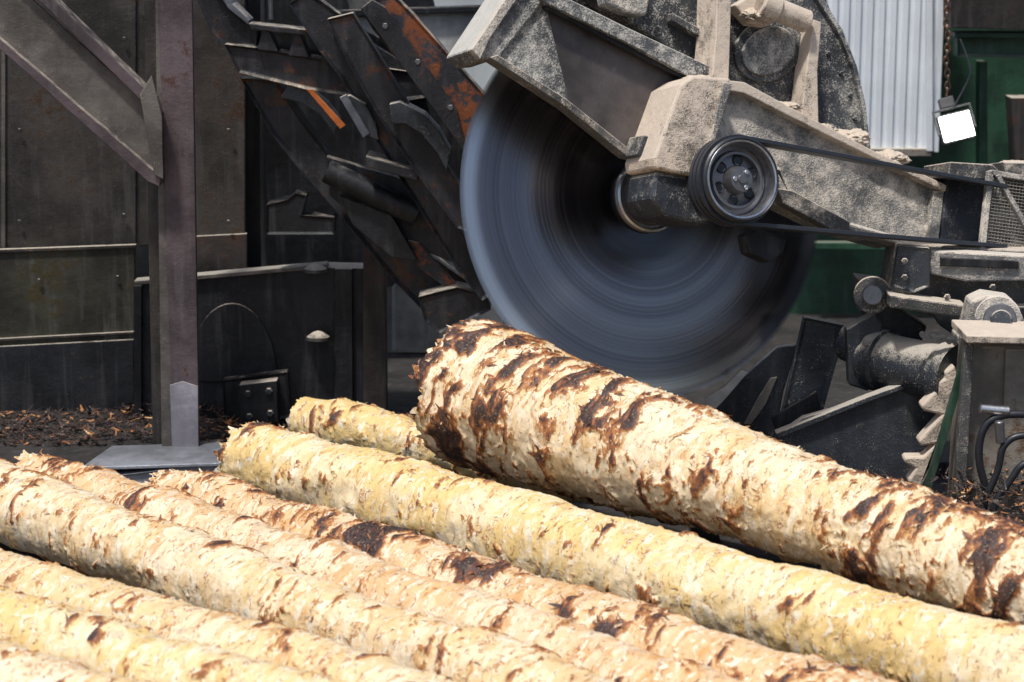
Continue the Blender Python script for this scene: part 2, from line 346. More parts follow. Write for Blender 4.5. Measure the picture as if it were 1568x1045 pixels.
make_log((-170,925),(500,1105),1.1,1.1,[(0,56),(.3,62),(1,68)],LM[1],th=.605,seed=61,ext=1.2,fray=0,nsl=1600,tone0=.05)
make_log((-170,1005),(300,1140),1.12,1.12,[(0,62),(1,68)],LM[0],th=.58,seed=71,ext=1.0,fray=0,nsl=1000)
make_log((466,641),(800,712),0.98,.98,[(0,38),(1,37)],LM[1],th=.55,seed=83,ext=2.8,fray=.2,nsl=900,tone0=.1)
# ---------------------------------------------------------------- ground, deck
bm=bmesh.new(); vs=[bm.verts.new(p) for p in((-300,-300,0),(300,-300,0),(300,300,0),(-300,300,0))]; bm.faces.new(vs)
finish(bm,'ground',None,M['ground'])
dk=empty('log_deck')
box('deck_bed',dk,Vector((0,9,.66)),14,7.3,.1,M['deck'])
for x in(-3,-1,1,3): box('skid_rail',dk,Vector((x,9,.76)),.12,7.2,.1,M['deck'])
for x in(-6,0,6):
    for y in(6,12): box('deck_leg',dk,Vector((x,y,.30)),.2,.2,.6,M['rustdark'])
fl=empty('conveyor_floor')
box('floor_plate',fl,Vector((0,14.9,.75)),14,4.5,.1,M['deck'])
for x in(-6,-2,2,6): box('floor_leg',fl,Vector((x,14.5,.35)),.2,.2,.7,M['rustdark'])
plate('edge_channel',fl,[(120,736),(350,708),(350,722),(345,762),(120,782)],YP(12.50),.10,M['tray'],recess=(.012,.02))
trz=on_plane(350,708,YP(12.50)).z
bm=bmesh.new(); q=[bm.verts.new(p) for p in (Vector((-2.45,12.5,trz-.03)),Vector((-1.5,12.5,trz)),Vector((-1.5,12.95,trz+.005)),Vector((-2.35,12.95,trz-.02)))]; bm.faces.new(q)
r=bmesh.ops.extrude_face_region(bm,geom=list(bm.faces))
for v in [g_ for g_ in r['geom'] if isinstance(g_,bmesh.types.BMVert)]: v.co.z-=.02
finish(bm,'steel_tray',fl,M['tray'],.004)
n=5200
px=RNG.uniform(-3.9,0.4,n); py=13.0+RNG.random(n)*.85
hz=.80+.12*np.exp(-((px+2.05)/.45)**2)*RNG.random(n)+.02*RNG.random(n)
N=np.stack([RNG.normal(0,.3,n),RNG.normal(0,.3,n),np.ones(n)],-1); N/=np.linalg.norm(N,axis=1)[:,None]
D=np.stack([RNG.normal(0,1,n),RNG.normal(0,1,n),RNG.normal(0,.15,n)],-1); D-=N*(D*N).sum(1)[:,None]; D/=np.linalg.norm(D,axis=1)[:,None]
slivers('bark_litter',None,np.stack([px,py,hz],-1),N,D,.02+.06*RNG.random(n),.005+.016*RNG.random(n),np.where(RNG.random(n)<.12,.4,1.5),RNG.random(n),LM[2],.3)
# ---------------------------------------------------------------- left wall
lw=empty('steel_wall')
plate('upper_panel',lw,[(-400,-200),(208,-200),(208,378),(-400,404)],YP(14.0),.05,M['wall'])
plate('side_panel',lw,[(212,-200),(375,-200),(375,360),(212,378)],YP(14.02),.05,M['wall'])
plate('lower_panel',lw,[(-400,396),(206,378),(206,760),(-400,760)],YP(13.92),.05,M['wall2'])
plate('ledge',lw,[(-400,397),(208,375),(208,380),(-400,402)],YP(13.9),.04,M['wall'],.003)
plate('lower_ledge',lw,[(-400,540),(205,508),(205,512),(-400,545)],YP(13.9),.03,M['wall'],.003)
plate('kick_plate',lw,[(-400,552),(205,520),(205,690),(-400,690)],YP(13.88),.02,M['bin'])
plate('seam',lw,[(2,-200),(8,-200),(8,400),(2,400)],YP(13.98),.03,M['brace'],.002)
plate('corner_panel',lw,[(300,362),(378,358),(378,420),(300,425)],YP(14.0),.05,M['rustdark'])
for c_ in((30,60),(30,200),(30,340),(190,60),(190,330),(350,60),(350,200),(350,340),(60,430),(180,425)): bolt(lw,on_plane(c_[0],c_[1],YP(13.90 if c_[1]>400 else 13.97)),Vector((0,-1,0)),.014,M['wall'])
bn=empty('steel_bin')
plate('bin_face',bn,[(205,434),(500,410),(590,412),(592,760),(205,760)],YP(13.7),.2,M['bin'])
plate('top_lip',bn,[(205,431),(500,405),(502,411),(205,437)],YP(13.66),.12,M['brace'],.003)
plate('left_rib',bn,[(205,438),(217,437),(217,650),(205,650)],YP(13.66),.05,M['bin'])
plate('right_rib',bn,[(512,412),(540,412),(540,655),(512,655)],YP(13.66),.05,M['bin'])
plate('right_column',bn,[(556,300),(590,330),(592,655),(556,655)],YP(13.6),.08,M['rustdark'])
el=[(355+70*math.cos(t),585+120*math.sin(t)) for t in [PI+PI*i/20 for i in range(21)]]
plate('arched_cover',bn,el,YP(13.68),.03,M['bin'],.006)
for c in((483,407),(487,511)):
    p=on_plane(c[0],c[1]+4,YP(13.62)); lathe('cap_nut',bn,p-Vector((0,0,.02)),Vector((0,0,1)),[(0,0),(.075,0),(.07,.018),(.03,.045),(0,.055)],M['wall'],24)
br=empty('bearing_bracket')
plate('back_plate',br,[(340,583),(440,570),(446,640),(344,656)],YP(13.5),.1,M['black'],recess=(.02,.012))
plate('face_plate',br,[(366,590),(424,583),(426,648),(370,652)],YP(13.4),.1,M['bin'])
for c in((380,603),(412,599),(382,638),(414,633)): bolt(br,on_plane(*c,YP(13.4)),Vector((0,-1,0)),.022,M['mach'])
# ---------------------------------------------------------------- post & brace
ps=empty('steel_post')
plate('flange_face',ps,[(240,-60),(293,-60),(305,700),(266,706)],YP(12.88),.05,M['post'],.004)
plate('side_web',ps,[(219,-60),(240,-60),(252,706),(234,700)],YP(12.98),.12,M['wall'],.004)
plate('inner_web',ps,[(237,-60),(243,-60),(268,704),(248,704)],YP(12.90),.04,M['brace'],.002)
plate('scraped_foot',ps,[(260,590),(280,584),(303,592),(304,699),(264,703)],YP(12.876),.01,M['postw'],.002)
plate('base_plate',ps,[(232,700),(330,692),(335,706),(236,714)],YP(12.8),.3,M['brace'],.004)
bc_=empty('diagonal_brace')
plate('web',bc_,[(-60,-40),(10,-36),(238,172),(246,262),(225,262),(-60,4)],YP(12.82),.04,M['brace'],.004)
plate('lower_flange',bc_,[(-60,22),(-60,8),(228,256),(246,270),(244,286),(226,278)],YP(12.76),.16,M['post'],.004)
plate('upper_flange',bc_,[(0,-58),(22,-58),(236,150),(246,176),(234,172)],YP(12.76),.16,M['post'],.004)
plate('gusset',bc_,[(214,146),(232,116),(248,180),(250,275),(236,268)],YP(12.74),.02,M['brace'],.004)
# ---------------------------------------------------------------- backs of the yard
bk=empty('dark_shed_interior')
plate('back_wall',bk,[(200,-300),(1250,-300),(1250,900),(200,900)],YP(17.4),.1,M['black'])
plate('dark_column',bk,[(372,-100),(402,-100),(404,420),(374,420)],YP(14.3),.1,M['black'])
tube('conduit',bk,[on_plane(404,-40,YP(13.9)),on_plane(402,200,YP(13.9)),on_plane(405,420,YP(13.9))],.02,M['black'])
tube('conduit',bk,[on_plane(413,-40,YP(13.85)),on_plane(415,30,YP(13.85))],.014,M['dull'])
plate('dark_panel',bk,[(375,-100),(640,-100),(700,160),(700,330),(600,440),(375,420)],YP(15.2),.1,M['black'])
dr=empty('panelled_door')
plate('door_leaf',dr,[(584,350),(770,350),(770,700),(584,700)],YP(15.6),.05,M['door'])
plate('moulding',dr,[(600,380),(655,380),(655,540),(600,540)],YP(15.57),.03,M['door'],recess=(.03,.02))
plate('moulding',dr,[(672,380),(735,380),(735,540),(672,540)],YP(15.57),.03,M['door'],recess=(.03,.02))
plate('moulding',dr,[(600,560),(735,560),(735,680),(600,680)],YP(15.57),.03,M['door'],recess=(.03,.02))
gw=empty('grey_wall')
plate('wall_sheet',gw,[(600,-100),(800,-100),(800,350),(600,350)],YP(16.2),.05,M['gwall'])
plate('duct',gw,[(520,28),(740,16),(765,60),(745,84),(640,88)],YP(14.6),.3,M['door'],recess=(.02,.015))
plate('duct_trim',gw,[(480,18),(770,8),(770,18),(480,28)],YP(14.55),.1,M['black'])
plate('shade_beam',gw,[(520,-60),(560,-60),(575,30),(540,40)],YP(14.9),.1,M['machd'])
# ---------------------------------------------------------------- corrugated siding
def corrugated(name,u0,u1,v0,v1,y,mat,pitch=.085,h=.035):
    a=on_plane(u0,v0,YP(y)); b=on_plane(u1,v1,YP(y)); bm=bmesh.new(); prev=None; x=a.x
    prof=[(0,0),(.4,0),(.52,-h),(.85,-h),(.97,0)]
    while x<b.x:
        for fx,dz in prof:
            p=[bm.verts.new((x+fx*pitch,y+dz,z)) for z in(a.z,b.z)]
            if prev: bm.faces.new((prev[0],p[0],p[1],prev[1]))
            prev=p
        x+=pitch
    return finish(bm,name,None,mat)
wsd=corrugated('corrugated_siding',1180,1424,-200,232,16.5,M['white'])
tr=empty('siding_trim')
plate('sill',tr,[(1180,228),(1426,228),(1426,240),(1180,240)],YP(16.44),.1,M['beige'])
plate('corner_strip',tr,[(1419,-200),(1428,-200),(1428,232),(1419,232)],YP(16.43),.08,M['white'],.003)
gr=empty('green_building')
plate('green_wall',gr,[(1100,-300),(1900,-300),(1900,1100),(1100,1100)],YP(17.0),.1,M['green'])
plate('green_beam',gr,[(1466,56),(1800,56),(1800,94),(1466,88)],YP(16.2),.2,M['green'],recess=(.03,.04))
plate('beam_flange',gr,[(1462,50),(1800,52),(1800,60),(1462,58)],YP(16.1),.25,M['green'])
plate('roof_beam',gr,[(1456,-60),(1800,-60),(1800,50),(1456,44)],YP(16.0),.3,M['rustdark'])
plate('dark_opening',gr,[(1424,-60),(1446,-60),(1446,72),(1424,72)],YP(16.6),.2,M['black'])
plate('green_post',gr,[(1500,95),(1512,95),(1512,300),(1500,300)],YP(16.5),.15,M['green'])
plate('dark_post',gr,[(1548,150),(1700,150),(1700,330),(1560,330)],YP(15.9),.2,M['rustdark'])
plate('lower_rail',gr,[(1240,372),(1420,372),(1420,384),(1240,382)],YP(16.6),.1,M['green'])
ch=empty('hanging_chain')
for i in range(17):
    p=on_plane(1450+1.5*math.sin(i),-12+i*9.6,YP(15.4)); pts=[]
    for k in range(13):
        t=2*PI*k/12; dx=.016*math.cos(t); dz=.028*math.sin(t)
        pts.append(p+(Vector((dx,0,dz)) if i%2 else Vector((0,dx,dz))))
    tube('link',ch,pts,.007,M['rope'])
lp=empty('floodlight'); lc=on_plane(1465,194,YP(15.3))
rot=Matrix.Rotation(math.radians(-14),3,'Y')@Matrix.Rotation(math.radians(-18),3,'X')
box('housing',lp,lc+rot@Vector((0,.035,0)),.23,.06,.20,M['lampb'],.01,rot)
box('lit_glass',lp,lc+rot@Vector((0,0,0)),.205,.012,.17,M['lamp'],.003,rot)
for sx_ in(-1,1): box('side_bracket',lp,lc+rot@Vector((.125*sx_,.03,.05)),.012,.03,.16,M['lampb'],.002,rot)
box('top_bracket',lp,lc+rot@Vector((0,.03,.135)),.262,.03,.012,M['lampb'],.002,rot)
box('junction_box',lp,lc+rot@Vector((-.02,.05,.18)),.10,.06,.07,M['lampb'],.004,rot)
tube('cable',lp,[on_plane(1460,165,YP(15.35)),on_plane(1480,130,YP(15.4)),on_plane(1490,105,YP(15.4)),on_plane(1470,60,YP(15.5))],.006,M['rubber'])
for k in range(4): box('cooling_fin',lp,lc+rot@Vector((-.08+.053*k,.085,0)),.01,.05,.18,M['lampb'],.002,rot)
# ---------------------------------------------------------------- loader
ld=empty('log_loader_arms')
plate('rear_arm',ld,[(368,120),(425,124),(470,190),(520,255),(600,330),(660,392),(745,452),(740,470),(700,492),(655,484),(600,428),(520,330),(450,250),(415,205)],YP(13.45),.16,M['arm'],recess=(.03,.02))
plate('rear_hook',ld,[(288,-30),(330,-30),(352,8),(378,36),(395,44),(392,72),(345,74),(322,48)],YP(13.4),.16,M['arm'],recess=(.02,.015))
plate('hook_highlight',ld,[(322,-30),(338,-30),(356,6),(382,32),(380,38),(350,14)],YP(13.36),.22,M['bluesteel'],.004)  # blue highlight along the hook, painted in as a paler strip
plate('cross_beam',ld,[(343,68),(395,74),(500,92),(640,112),(652,150),(600,158),(470,138),(365,112)],YP(13.3),.2,M['arm'],recess=(.018,.03))
plate('upper_bar',ld,[(380,36),(470,46),(560,56),(560,66),(480,56),(384,46)],YP(13.25),.2,M['arm'])
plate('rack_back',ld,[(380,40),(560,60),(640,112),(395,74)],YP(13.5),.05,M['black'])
for i,u in enumerate((402,450,500,556)): plate('stiffener',ld,[(u,44+i*6),(u+10,46+i*6),(u+24,80+i*9),(u-8,77+i*9)],YP(13.28),.16,M['arm'])
plate('middle_arm',ld,[(442,6),(470,-14),(520,22),(560,80),(610,180),(680,300),(742,420),(752,452),(738,462),(700,415),(640,318),(575,215),(520,118),(490,80)],YP(13.05),.14,M['arm'],recess=(.022,.02))
plate('third_arm',ld,[(500,30),(540,20),(590,100),(650,200),(715,300),(730,360),(700,350),(640,270),(580,180),(540,110)],YP(12.92),.12,M['arm'],recess=(.02,.018))
plate('middle_web',ld,[(500,240),(600,270),(690,300),(724,336),(735,420),(650,385),(560,345),(505,300)],YP(13.25),.1,M['arm'])
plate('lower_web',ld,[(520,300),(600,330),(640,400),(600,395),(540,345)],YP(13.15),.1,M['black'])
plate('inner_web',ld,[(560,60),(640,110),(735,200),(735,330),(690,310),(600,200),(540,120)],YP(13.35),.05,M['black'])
plate('saddle',ld,[(596,160),(612,156),(650,176),(672,200),(690,232),(684,262),(670,236),(646,206),(620,190),(600,190)],YP(12.84),.2,M['mach'],.006)
plate('saddle',ld,[(520,152),(536,146),(560,160),(576,190),(580,216),(560,208),(544,184)],YP(13.0),.2,M['mach'],.006)
plate('saddle',ld,[(430,150),(440,132),(470,136),(500,160),(520,186),(512,206),(490,176),(462,158)],YP(13.36),.2,M['mach'],.006)
plate('spacer',ld,[(560,240),(640,262),(640,278),(560,256)],YP(12.95),.3,M['arm'],.006)
plate('front_arm',ld,[(552,14),(570,0),(600,-10),(632,22),(744,148),(742,205),(722,262),(712,235),(672,178),(612,96),(570,45)],YP(12.75),.16,M['rustarm'],recess=(.02,.012))
plate('front_edge',ld,[(552,14),(570,0),(590,12),(700,168),(722,262),(712,235),(672,178),(612,96)],YP(12.72),.05,M['arm'],.004)
plate('orange_edge',ld,[(469,137),(478,137),(529,192),(521,198)],YP(13.14),.02,M['orange'],.002)
plate('brace_bar',ld,[(520,150),(530,145),(566,205),(556,212)],YP(12.97),.04,M['bluesteel'],.004)
plate('foot_plate',ld,[(640,455),(700,440),(745,452),(752,475),(705,500),(672,512),(650,492)],YP(13.1),.2,M['arm'],recess=(.02,.02))
plate('rust_strip',ld,[(612,366),(640,372),(700,436),(690,446),(640,410)],YP(13.22),.05,M['rustarm'],.004)
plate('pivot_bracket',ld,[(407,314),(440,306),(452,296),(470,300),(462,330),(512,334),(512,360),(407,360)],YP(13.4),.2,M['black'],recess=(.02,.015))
cyl('hydraulic_barrel',ld,on_plane(500,262,YP(13.15)),on_plane(640,330,YP(13.15)),.07,M['black'])
for c in((590,40),(640,95),(690,165)): bolt(ld,on_plane(*c,YP(12.73)),Vector((0,-1,0)),.018,M['dull'])
# ---------------------------------------------------------------- blade
m,nt,b,o=newmat('spinning_saw_steel'); g=G(nt)
P=g.obj(); sx=g.sepz(P,0); sy=g.sepz(P,1); rad=g.m('SQRT',g.m('ADD',g.m('MULTIPLY',sx,sx),g.m('MULTIPLY',sy,sy)))
cmb=nt.nodes.new('ShaderNodeCombineXYZ'); g.put(cmb.inputs[0],rad)
r1=g.noise(cmb.outputs[0],5,4,.6); r2=g.noise(cmb.outputs[0],45,4,.7)
c=g.mix(g.sst(r1,.35,.65),(0.115,0.112,0.135),(0.24,0.24,0.275)); c=g.mix(g.m('MULTIPLY',g.sst(r2,.48,.70),.35),c,(0.42,0.43,0.47))
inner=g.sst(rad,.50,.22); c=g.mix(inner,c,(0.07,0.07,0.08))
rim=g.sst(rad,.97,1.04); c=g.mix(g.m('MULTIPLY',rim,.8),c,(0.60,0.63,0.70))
g.put(b.inputs['Base Color'],c); b.inputs['Metallic'].default_value=.95
g.put(b.inputs['Roughness'],g.m('ADD',.13,g.m('MULTIPLY',r2,.14)))
b.inputs['Anisotropic'].default_value=.93
tg=nt.nodes.new('ShaderNodeTangent'); tg.direction_type='RADIAL'; tg.axis='Z'; nt.links.new(tg.outputs[0],b.inputs['Tangent'])
g.put(b.inputs['Normal'],g.bump(g.m('ADD',r1,g.m('MULTIPLY',r2,.3)),.35,.005))
R0=1.095
edge=g.sst(rad,R0*1.0,R0*.965); tex=g.m('ADD',edge,g.m('MULTIPLY',g.m('SUBTRACT',r2,.5),.4),clamp=True)
g.put(b.inputs['Alpha'],g.m('ADD',.25,g.m('MULTIPLY',tex,.8),clamp=True))
M['blade']=m
bl=empty('circular_saw_blade')
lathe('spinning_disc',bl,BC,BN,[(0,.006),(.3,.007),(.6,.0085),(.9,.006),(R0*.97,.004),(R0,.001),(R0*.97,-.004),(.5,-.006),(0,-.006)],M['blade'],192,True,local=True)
lathe('flange',bl,BC,BN,[(.205,.009),(.205,.03),(.195,.04),(.165,.045),(.16,.10),(.12,.11),(.115,.2),(.08,.22),(.08,.95),(0,.95)],M['dull'],72)
lathe('flange_ring',bl,BC,BN,[(.190,.042),(.20,.052),(.188,.058),(.180,.046)],M['chrome'],72)
# ---------------------------------------------------------------- hood and swing arm
hd=empty('saw_blade_hood')
plate('back_shell',hd,[(742,70),(800,-60),(1240,-60),(1280,34),(1308,98),(1326,165),(1334,232),(1200,215),(1080,180),(985,235),(960,232)],BP(.12),.05,M['hoods'])
plate('round_plate',hd,[(870,-40),(1236,-40),(1262,0),(1290,45),(1312,100),(1326,160),(1333,228),(1250,212),(1112,140),(1080,118)],BP(.34),.18,M['hoods'],.01)
plate('side_panel',hd,[(757,90),(833,0),(858,12),(1066,120),(1048,130),(986,240),(962,234),(870,160)],BP(.46),.03,M['hood'])
plate('speckled_panel',hd,[(757,89),(834,0),(846,50),(872,158)],BP(.475),.02,M['hoodd'],.003)
plate('panel_rim_lower',hd,[(750,88),(762,84),(868,152),(966,230),(988,238),(984,246),(960,240),(866,164)],BP(.52),.10,M['machd'],.004)
plate('panel_rim_upper',hd,[(828,-12),(846,-14),(960,42),(1092,104),(1088,120),(1060,120),(960,66),(838,6)],BP(.56),.14,M['hoodd'],.005)
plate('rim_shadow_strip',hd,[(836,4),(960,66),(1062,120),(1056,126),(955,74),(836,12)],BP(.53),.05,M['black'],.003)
plate('nose_box',hd,[(722,76),(746,40),(792,-30),(834,-30),(834,2),(764,90),(738,92)],BP(.5),.35,M['hoodd'],.012)
plate('nose_box_top',hd,[(722,76),(746,40),(792,-30),(812,-30),(750,60),(736,92)],BP(.54),.05,M['armd'],.006)
plate('rib',hd,[(1099,-40),(1121,-40),(1118,70),(1116,125),(1090,122),(1096,60)],BP(.60),.22,M['caked'],.006)
plate('rib',hd,[(1246,30),(1258,34),(1252,110),(1254,200),(1226,188),(1236,100)],BP(.48),.13,M['caked'],.006)
plate('rib_cross',hd,[(1030,20),(1100,60),(1100,72),(1030,32)],BP(.42),.07,M['hoodd'],.004)
plate('top_bracket',hd,[(925,-30),(1000,-30),(990,24),(960,18),(930,6)],BP(.48),.12,M['armd'],.01)
plate('rim_lip',hd,[(1236,-40),(1262,0),(1290,45),(1312,100),(1326,160),(1333,228),(1327,228),(1320,162),(1306,103),(1284,50),(1256,6),(1228,-40)],BP(.37),.25,M['hoodd'],.004)
el=[(1178+52*math.cos(t)-8*math.sin(t),76+50*math.sin(t)) for t in [2*PI*i/28 for i in range(28)]]
plate('oval_boss',hd,el,BP(.37),.03,M['hoods'],.006)
el=[(1178+40*math.cos(t)-8*math.sin(t),78+38*math.sin(t)) for t in [2*PI*i/28 for i in range(28)]]
plate('oval_cover',hd,el,BP(.39),.03,M['hoodd'],.006)
pa=on_plane(1162,4,BP(.50)); pb=on_plane(1236,34,BP(.50))
cyl('lug_pin',hd,pa,pb,.062,M['caked']); cyl('lug_collar',hd,pa,pa+(pb-pa)*.35,.082,M['caked'])
plate('lug_plate',hd,[(1125,8),(1160,-12),(1185,20),(1180,40),(1150,36)],BP(.46),.1,M['caked'],.01)
for i in range(9):
    t=math.radians(-62+i*11); 
    bolt(hd,on_plane(1130+180*math.cos(t),205+186*math.sin(t)*1.02,BP(.341)),BN,.014,M['mach'])
sa=empty('saw_swing_arm')
plate('arm_side',sa,[(1112,132),(1150,140),(1240,190),(1340,240),(1446,292),(1434,376),(1388,370),(1300,345),(1210,300),(1195,262),(1120,232),(1082,236)],BP(.62),.26,M['armd'],.01,recess=(.018,.012))
plate('arm_top_flange',sa,[(1104,122),(1140,126),(1240,180),(1340,232),(1450,284),(1448,294),(1340,243),(1238,193),(1140,143),(1108,138)],BP(.68),.36,M['caked'],.006)
plate('arm_bottom_flange',sa,[(1190,262),(1210,300),(1300,345),(1388,370),(1388,376),(1298,352),(1204,306),(1184,268)],BP(.66),.30,M['armd'],.005)
plate('arm_end_rib',sa,[(1430,292),(1446,294),(1436,378),(1420,374)],BP(.65),.05,M['armd'],.004)
plate('bearing_block',sa,[(1002,242),(1018,196),(1042,130),(1062,116),(1120,120),(1106,180),(1084,236),(1066,270),(1040,266),(1004,258)],BP(.78),.34,M['caked'],.014)
plate('block_edge',sa,[(1108,126),(1122,128),(1088,240),(1070,268),(1066,262),(1084,232)],BP(.80),.2,M['armd'],.004)
plate('block_shoulder',sa,[(985,206),(1010,212),(1004,244),(974,238)],BP(.62),.16,M['mach'],.008)
plate('bearing_cap',sa,[(1004,262),(1066,272),(1084,300),(1088,345),(1060,342),(1018,332),(998,304)],BP(.74),.30,M['mach'],.02)
cyl('bearing_housing',sa,BC+BN*.30,BC+BN*.78,.155,M['mach'])
cyl('bearing_seal',sa,BC+BN*.78,BC+BN*.84,.115,M['dull'])
plate('arm_lower_bar',sa,[(1190,288),(1215,292),(1302,340),(1300,358),(1280,356),(1200,312)],BP(.70),.08,M['machd'],.006)
plate('tension_bracket',sa,[(1142,360),(1160,350),(1205,366),(1200,386),(1178,402),(1148,388)],BP(.85),.10,M['black'],.01)
plate('arm_tail',sa,[(1388,366),(1440,300),(1500,300),(1512,372),(1470,380)],BP(.5),.2,M['machd'],.01)
def lump(name,parent,u,v,off,sx,sz,sd):
    bm=bmesh.new(); bmesh.ops.create_icosphere(bm,subdivisions=5,radius=1); c=on_plane(u,v,BP(off))
    co=np.array([q.co[:] for q in bm.verts]); d=.45+1.1*fbm(co*2.6+sd*5.1,sd,5,.6)
    for q,k in zip(bm.verts,d): q.co=c+Vector((q.co.x*sx*k,q.co.y*.10*k,q.co.z*sz*k))
    return finish(bm,name,parent,M['saw'],0,True)
for i,(u,v,of,sx,sz) in enumerate([(1300,212,.5,.11,.045),(1360,244,.5,.10,.04),(1255,198,.5,.08,.03),(1200,164,.5,.08,.025),(1070,122,.6,.08,.02),(1405,268,.45,.06,.025),(1150,22,.45,.06,.03),(1470,440,-.35,.09,.05),(1400,412,-.2,.06,.04),(1560,252,.5,.1,.02)]):
    lump('sawdust_heap',sa,u,v,of,sx,sz,i+1)
# pulley
pu=empty('belt_pulley'); PO=1.03; pr=.216; c=BC+BN*PO
lathe('grooved_rim',pu,c,BN,[(pr*.80,-.14),(pr,-.14),(pr,-.125),(pr*.93,-.11),(pr,-.095),(pr,-.085),(pr*.93,-.07),(pr,-.055),(pr,-.045),(pr*.93,-.03),(pr,-.015),(pr,0.0),(pr*.96,.008)],M['rubber'],96)
lathe('rim_face',pu,c,BN,[(pr*.93,.007),(pr*.91,.012),(pr*.87,.010),(pr*.84,-.02),(pr*.82,-.06),(pr*.79,-.13)],M['chrome'],96)
lathe('rim_collar',pu,c,BN,[(pr*.965,.006),(pr*.95,.014),(pr*.925,.008)],M['rubber'],96)
lathe('web_disc',pu,c,BN,[(pr*.80,-.07),(pr*.70,-.065),(pr*.66,-.04),(pr*.60,-.04),(pr*.58,-.07),(pr*.34,-.06),(pr*.30,-.01),(pr*.28,.005),(pr*.12,.008),(pr*.10,.02),(0,.02)],M['dull'],72)
Bb=basis(BN)
for i in range(6):
    t=2*PI*i/6+.3; p=c+Bb@Vector((pr*.46*math.cos(t),pr*.46*math.sin(t),-.068)); lathe('web_hole',pu,p,BN,[(0,.006),(.022,.006),(.026,.012),(.030,.004)],M['rubber'],24)
for i in range(3):
    t=2*PI*i/3+.9; bolt(pu,c+Bb@Vector((pr*.2*math.cos(t),pr*.2*math.sin(t),.006)),BN,.012,M['chrome'])
be=empty('drive_belt')
def strip(name,p0,p1,w,t,mat):
    d=(p1-p0).normalized(); nn=d.cross(BN).normalized(); bm=bmesh.new(); q=[]
    for p in(p0,p1):
        for a_,b_ in((-1,-1),(1,-1),(1,1),(-1,1)): q.append(bm.verts.new(p+nn*a_*t/2+BN*b_*w/2))
    for f in((0,1,2,3),(7,6,5,4),(0,4,5,1),(1,5,6,2),(2,6,7,3),(3,7,4,0)): bm.faces.new([q[i] for i in f])
    return finish(bm,name,be,mat,.003)
for k,(dk_) in enumerate((-.07,-.03,.01)):
    ctr=BC+BN*(PO-.05+dk_)
    far_t=on_plane(1540,286,BP(PO-.2+dk_)); far_b=on_plane(1540,378,BP(PO-.2+dk_))
    dt=(far_t-ctr).normalized(); 
    upv=(dt.cross(BN)); upv=upv if upv.z>0 else -upv
    top=ctr+upv.normalized()*(pr*1.01)
    db=(far_b-ctr).normalized(); dnv=db.cross(BN); dnv=dnv if dnv.z<0 else -dnv
    bot=ctr+dnv.normalized()*(pr*1.01)
    strip('upper_run',top,far_t,.034,.022,M['belt']); strip('lower_run',bot,far_b,.034,.022,M['belt'])
    lathe('belt_wrap',be,ctr,BN,[(pr*.98,-.014),(pr*1.05,-.015),(pr*1.05,.015),(pr*.98,.014)],M['belt'],80)
bg=empty('belt_guard'); GP=BP(.85)
plate('guard_box',bg,[(1455,250),(1520,254),(1506,384),(1440,372),(1448,292)],BP(.66),.2,M['mach'],.008)
plate('guard_lid',bg,[(1455,248),(1520,252),(1530,262),(1515,276),(1452,270)],BP(.80),.25,M['machd'],.006)
def bar(u0,v0,u1,v1,w,mat=M['machd'],pl=GP,t=.03):
    d=Vector((u1-u0,v1-v0)).normalized(); n_=Vector((-d.y,d.x))*w/2
    plate('frame_bar',bg,[(u0+n_.x,v0+n_.y),(u1+n_.x,v1+n_.y),(u1-n_.x,v1-n_.y),(u0-n_.x,v0-n_.y)],pl,t,mat,.003)
bar(1518,262,1505,386,8,M['armd']); bar(1518,264,1640,285,8,M['armd']); bar(1505,386,1640,402,9,M['armd']); bar(1528,268,1600,395,7,M['armd'],pl=BP(.853))
for i in range(26):
    u=1512+i*5; p0=on_plane(u+6,268+i*.8,BP(.83)); p1=on_plane(u-7,388+i*.6,BP(.83)); tube('mesh_wire',bg,[p0,(p0+p1)/2,p1],.0024,M['brace'])
for i in range(24):
    p0=on_plane(1517-i*.5,270+i*4.9,BP(.834)); p1=on_plane(1640-i*.5,288+i*4.9,BP(.834)); tube('mesh_wire',bg,[p0,(p0+p1)/2,p1],.0024,M['brace'])
plate('guard_back',bg,[(1518,262),(1640,285),(1640,400),(1505,386)],BP(.70),.02,M['hoodd'])
plate('guard_top',bg,[(1535,248),(1640,252),(1640,285),(1540,268)],BP(.80),.2,M['machd'])
# ---------------------------------------------------------------- pivot machinery, right
pm=empty('saw_pivot_frame')
plate('pivot_plate',pm,[(1372,372),(1470,378),(1568,384),(1640,384),(1640,470),(1560,468),(1500,472),(1460,490),(1366,470),(1360,440)],YP(12.0),.3,M['machd'],.01)
plate('upper_link',pm,[(1425,384),(1640,396),(1640,430),(1480,432),(1424,420)],YP(11.85),.1,M['armd'],.01)
plate('dark_slot',pm,[(1440,395),(1560,400),(1560,412),(1440,408)],YP(11.83),.05,M['black'],.004)
plate('cross_tube',pm,[(1362,452),(1480,468),(1478,488),(1362,472)],YP(11.7),.15,M['machd'],.01)
plate('web_plate',pm,[(1420,470),(1640,470),(1640,520),(1470,520),(1440,500)],YP(11.9),.1,M['mach'],.01)
plate('lever',pm,[(1310,425),(1352,430),(1372,470),(1420,500),(1410,530),(1352,520),(1318,480)],YP(12.1),.15,M['mach'],.012)
plate('gusset',pm,[(1376,376),(1424,380),(1424,440),(1400,450),(1366,440)],YP(11.78),.06,M['mach'],.008,recess=(.02,.012))
cyl('link_eye',pm,on_plane(1336,452,YP(11.85)),on_plane(1336,452,YP(12.2)),.10,M['machd'])
cyl('link_eye_pin',pm,on_plane(1336,452,YP(11.80)),on_plane(1336,452,YP(11.86)),.055,M['dull'])
plate('bearing_foot',pm,[(1466,516),(1478,500),(1488,462),(1510,452),(1550,458),(1566,484),(1575,512),(1640,515),(1640,528),(1466,530)],YP(11.5),.18,M['armd'],.015)
